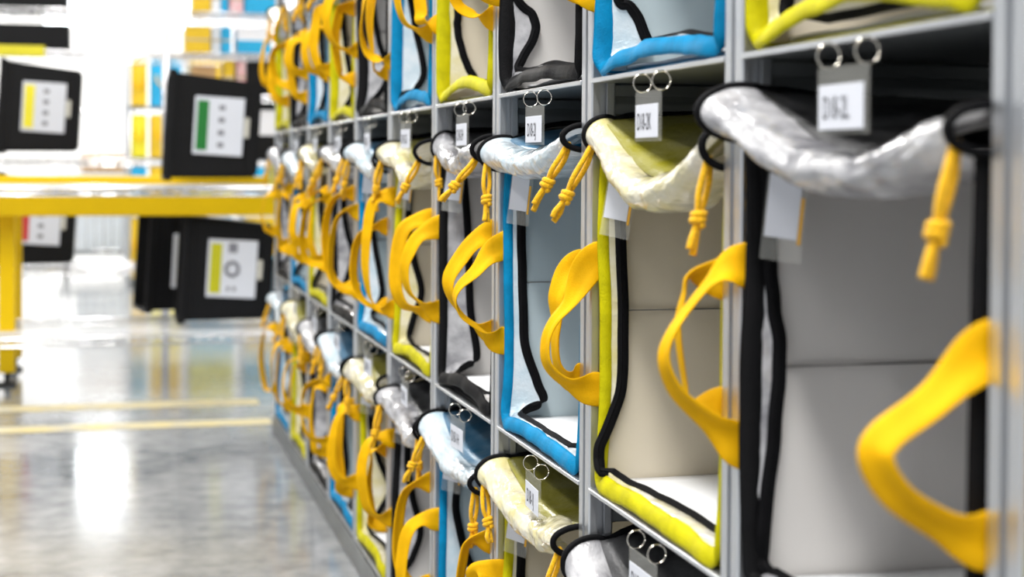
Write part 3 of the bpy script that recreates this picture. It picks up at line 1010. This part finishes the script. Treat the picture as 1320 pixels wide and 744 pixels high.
M['tape'] = mat('clear_brown_tape', (.5, .42, .3), .3, var=.1)
M['c_yellow'] = mat('yellow_printed_board', (.85, .55, .01), .5, var=.15, vscale=10)
M['c_lemon'] = mat('lemon_printed_board', (.85, .75, .02), .5, var=.1, vscale=10)
M['c_blue'] = mat('cyan_printed_board', (.01, .42, .75), .5, var=.15, vscale=10)
M['c_pale'] = mat('pale_grey_board', (.70, .74, .80), .5, var=.08, vscale=10)
M['c_white'] = mat('white_printed_board', (.86, .86, .9), .5, var=.05, vscale=10)
M['c_pink'] = mat('pink_red_wrap', (.75, .25, .28), .5, var=.5, vscale=30, var_col=(.85, .7, .7))
M['c_teal'] = mat('teal_board', (.02, .30, .42), .5, var=.1)

Z3, Z4, Z2 = 1.5888, 1.8138, 1.3638
carton('yellow_box', (.465, 8.78, Z3), (.135, .3, .145), 'c_yellow', 'deep yellow box on the third wire shelf beside a pale grey one')
carton('grey_box', (.563, 8.80, Z3), (.05, .3, .145), 'c_pale', 'narrow pale grey box between a yellow and a blue box on shelving')
carton('blue_box', (.618, 8.79, Z3), (.052, .3, .145), 'c_blue', 'narrow cyan box beside a white and blue carton on shelving')
carton('white_carton', (.769, 8.78, Z3), (.185, .3, .15), 'c_white', 'white carton with a wide cyan band on the third wire shelf', band=(.04, .5, 'c_blue'))
carton('yellow_box', (.485, 8.78, Z4), (.10, .3, .16), 'c_yellow', 'deep yellow box on the topmost wire shelf')
carton('white_carton', (.562, 8.79, Z4), (.048, .3, .15), 'c_white', 'slim white carton on the topmost wire shelf by yellow box')
carton('blue_box', (.607, 8.78, Z4), (.034, .3, .17), 'c_blue', 'thin cyan box standing on the topmost wire shelf')
carton('pink_package', (.672, 8.79, Z4), (.075, .3, .15), 'c_pink', 'pink red patterned package on the topmost wire shelf')
carton('blue_box', (.805, 8.78, Z4), (.175, .3, .19), 'c_blue', 'broad cyan box on the topmost wire shelf beside pink package')
carton('kraft_box', (.50, 8.80, Z2), (.13, .3, .16), 'kraft', 'brown cardboard box on wire shelf behind the green-labelled tote')
carton('yellow_box', (.632, 8.78, Z2), (.058, .3, .185), 'c_yellow', 'slim deep yellow box between brown carton and red wrapped pack')
carton('red_package', (.70, 8.79, Z2), (.05, .3, .195), 'c_pink', 'slim red striped package beside a black crate on shelving')
carton('black_crate', (.80, 8.78, Z2), (.135, .3, .20), 'tote', 'small black crate below the white and cyan carton', cat='crate', band=(.35, .6, 'tote'))
carton('black_crate', (.84, 8.78, 1.0088), (.16, .3, .32), 'tote', 'black crate with a white label behind the green-labelled tote', cat='crate', band=(.42, .85, 'c_white'))
carton('lemon_box', (.84, 7.35, .8885), (.20, .3, .17), 'c_lemon', 'lemon yellow box on bench deck beside the green-labelled tote', group='boxes on the workbench')
carton('blue_box', (.84, 7.35, .2465), (.20, .3, .30), 'c_blue', 'cyan box on the lower bench deck beside yellow-labelled tote', group='boxes on the workbench')
carton('kraft_box', (.40, 8.85, .4235), (.22, .3, .2), 'kraft', 'brown cardboard box on the low wire shelf behind the bench')
carton('black_crate', (-.42, 8.78, Z3), (.42, .35, .135), 'tote', 'wide black crate on the third wire shelf above the yellow shelf label', cat='crate', band=(.2, .4, 'tote'))
carton('black_crate', (-.42, 8.78, Z4), (.40, .35, .17), 'tote', 'wide black crate on the topmost wire shelf', cat='crate', band=(.2, .4, 'tote'))
lb = mesh('shelf_label', bbox(-.62, -.335, 8.738, 8.742, 1.548, 1.606, .001), M['c_lemon'], smooth=False)
tag(lb, 'yellow plastic strip label clipped to the wire shelf edge', 'shelf label')

# ------------------------------------------------------------------ far bag rack and trolley
far = empty('far_rack', (0.60, 12.9, 0))
tag(far, 'distant aluminium rack filled with yellow and blue bags', 'rack')
for x in (-.47, -.01, .42, .86):
    mesh('post', bbox(x - .02, x + .02, 0, .04, 0, 2.1, .003), M['alu'], far, smooth=False)
for z in (.06, .62, 1.02, 1.43):
    mesh('shelf', bbox(-.49, .88, 0.0, .45, z - .012, z, .002), M['alu_dark'], far, smooth=False)
k = 0
for zi, (z, h) in enumerate(((.06, .5), (.62, .36), (1.02, .37), (1.43, .40))):
    for xi, (x, w) in enumerate(((-.44, .13), (-.29, .25), (.02, .36), (.46, .36))):
        c = [['c_yellow', 'c_lemon', 'c_blue', 'c_yellow'], ['c_blue', 'c_yellow', 'c_lemon', 'c_blue'], ['c_lemon', 'c_yellow', 'c_blue', 'c_lemon'], ['c_yellow', 'c_blue', 'c_yellow', 'c_blue']][zi][xi]
        cn = {'c_yellow': 'deep yellow', 'c_lemon': 'lemon yellow', 'c_blue': 'cyan', 'c_pale': 'pale grey'}[c]
        b_ = empty('storage_bag', (.60 + x + w / 2, 12.87, z + .0005))
        tag(b_, '%s storage bag in %s column of the far rack, %s shelf up' % (cn, ORD[xi], ORD[zi]), 'bag', 'bags in the far rack')
        mesh('body', bbox(-w / 2 + .004, w / 2 - .004, .06, .42, 0, h - .02, .012), M[c], b_, smooth=False)
        mesh('handle', tube(catmull([(-w * .3, .06, h * .62), (-w * .28, .02, h * .5), (0, .0, h * .36), (w * .28, .02, h * .5), (w * .3, .06, h * .62)], 20), .008, 6), M['strap'], b_)

cage = empty('roll_cage', (-.05, 14.5, 0))
tag(cage, 'wire roll cage trolley standing before the white end wall', 'trolley')
sp = []
for x in np.linspace(-.38, .30, 10):
    sp.append(((x, 0, .2), (x, 0, 1.45), .005))
    sp.append(((x, .6, .2), (x, .6, 1.45), .005))
for z in (.2, .6, 1.0, 1.45):
    sp += [((-.38, 0, z), (.30, 0, z), .008), ((-.38, .6, z), (.30, .6, z), .008), ((-.38, 0, z), (-.38, .6, z), .008), ((.30, 0, z), (.30, .6, z), .008)]
mesh('cage_wires', rods(sp, 5), M['chrome'], cage)
mesh('deck', bbox(-.40, .32, -.02, .62, .16, .19, .004), M['alu_dark'], cage, smooth=False)
for x in (-.33, .25):
    for y in (.05, .55):
        wv = tube([(x - .015, y, .06), (x + .015, y, .06)], .06, 16)
        w_ = mesh('wheel', wv, M['black_rubber'], cage, smooth=False)
        mesh('fork', bbox(x - .025, x + .025, y - .02, y + .02, .10, .165, .003), M['alu_dark'], w_, smooth=False)
carton('grey_box', (-.04, 14.58, .1905), (.5, .4, .70), 'c_pale', 'tall pale grey box on the deck of the roll cage', group='boxes in the roll cage')
carton('kraft_box', (-.02, 14.58, .891), (.46, .38, .17), 'kraft', 'flat brown cardboard box on top of the grey box in roll cage', group='boxes in the roll cage')
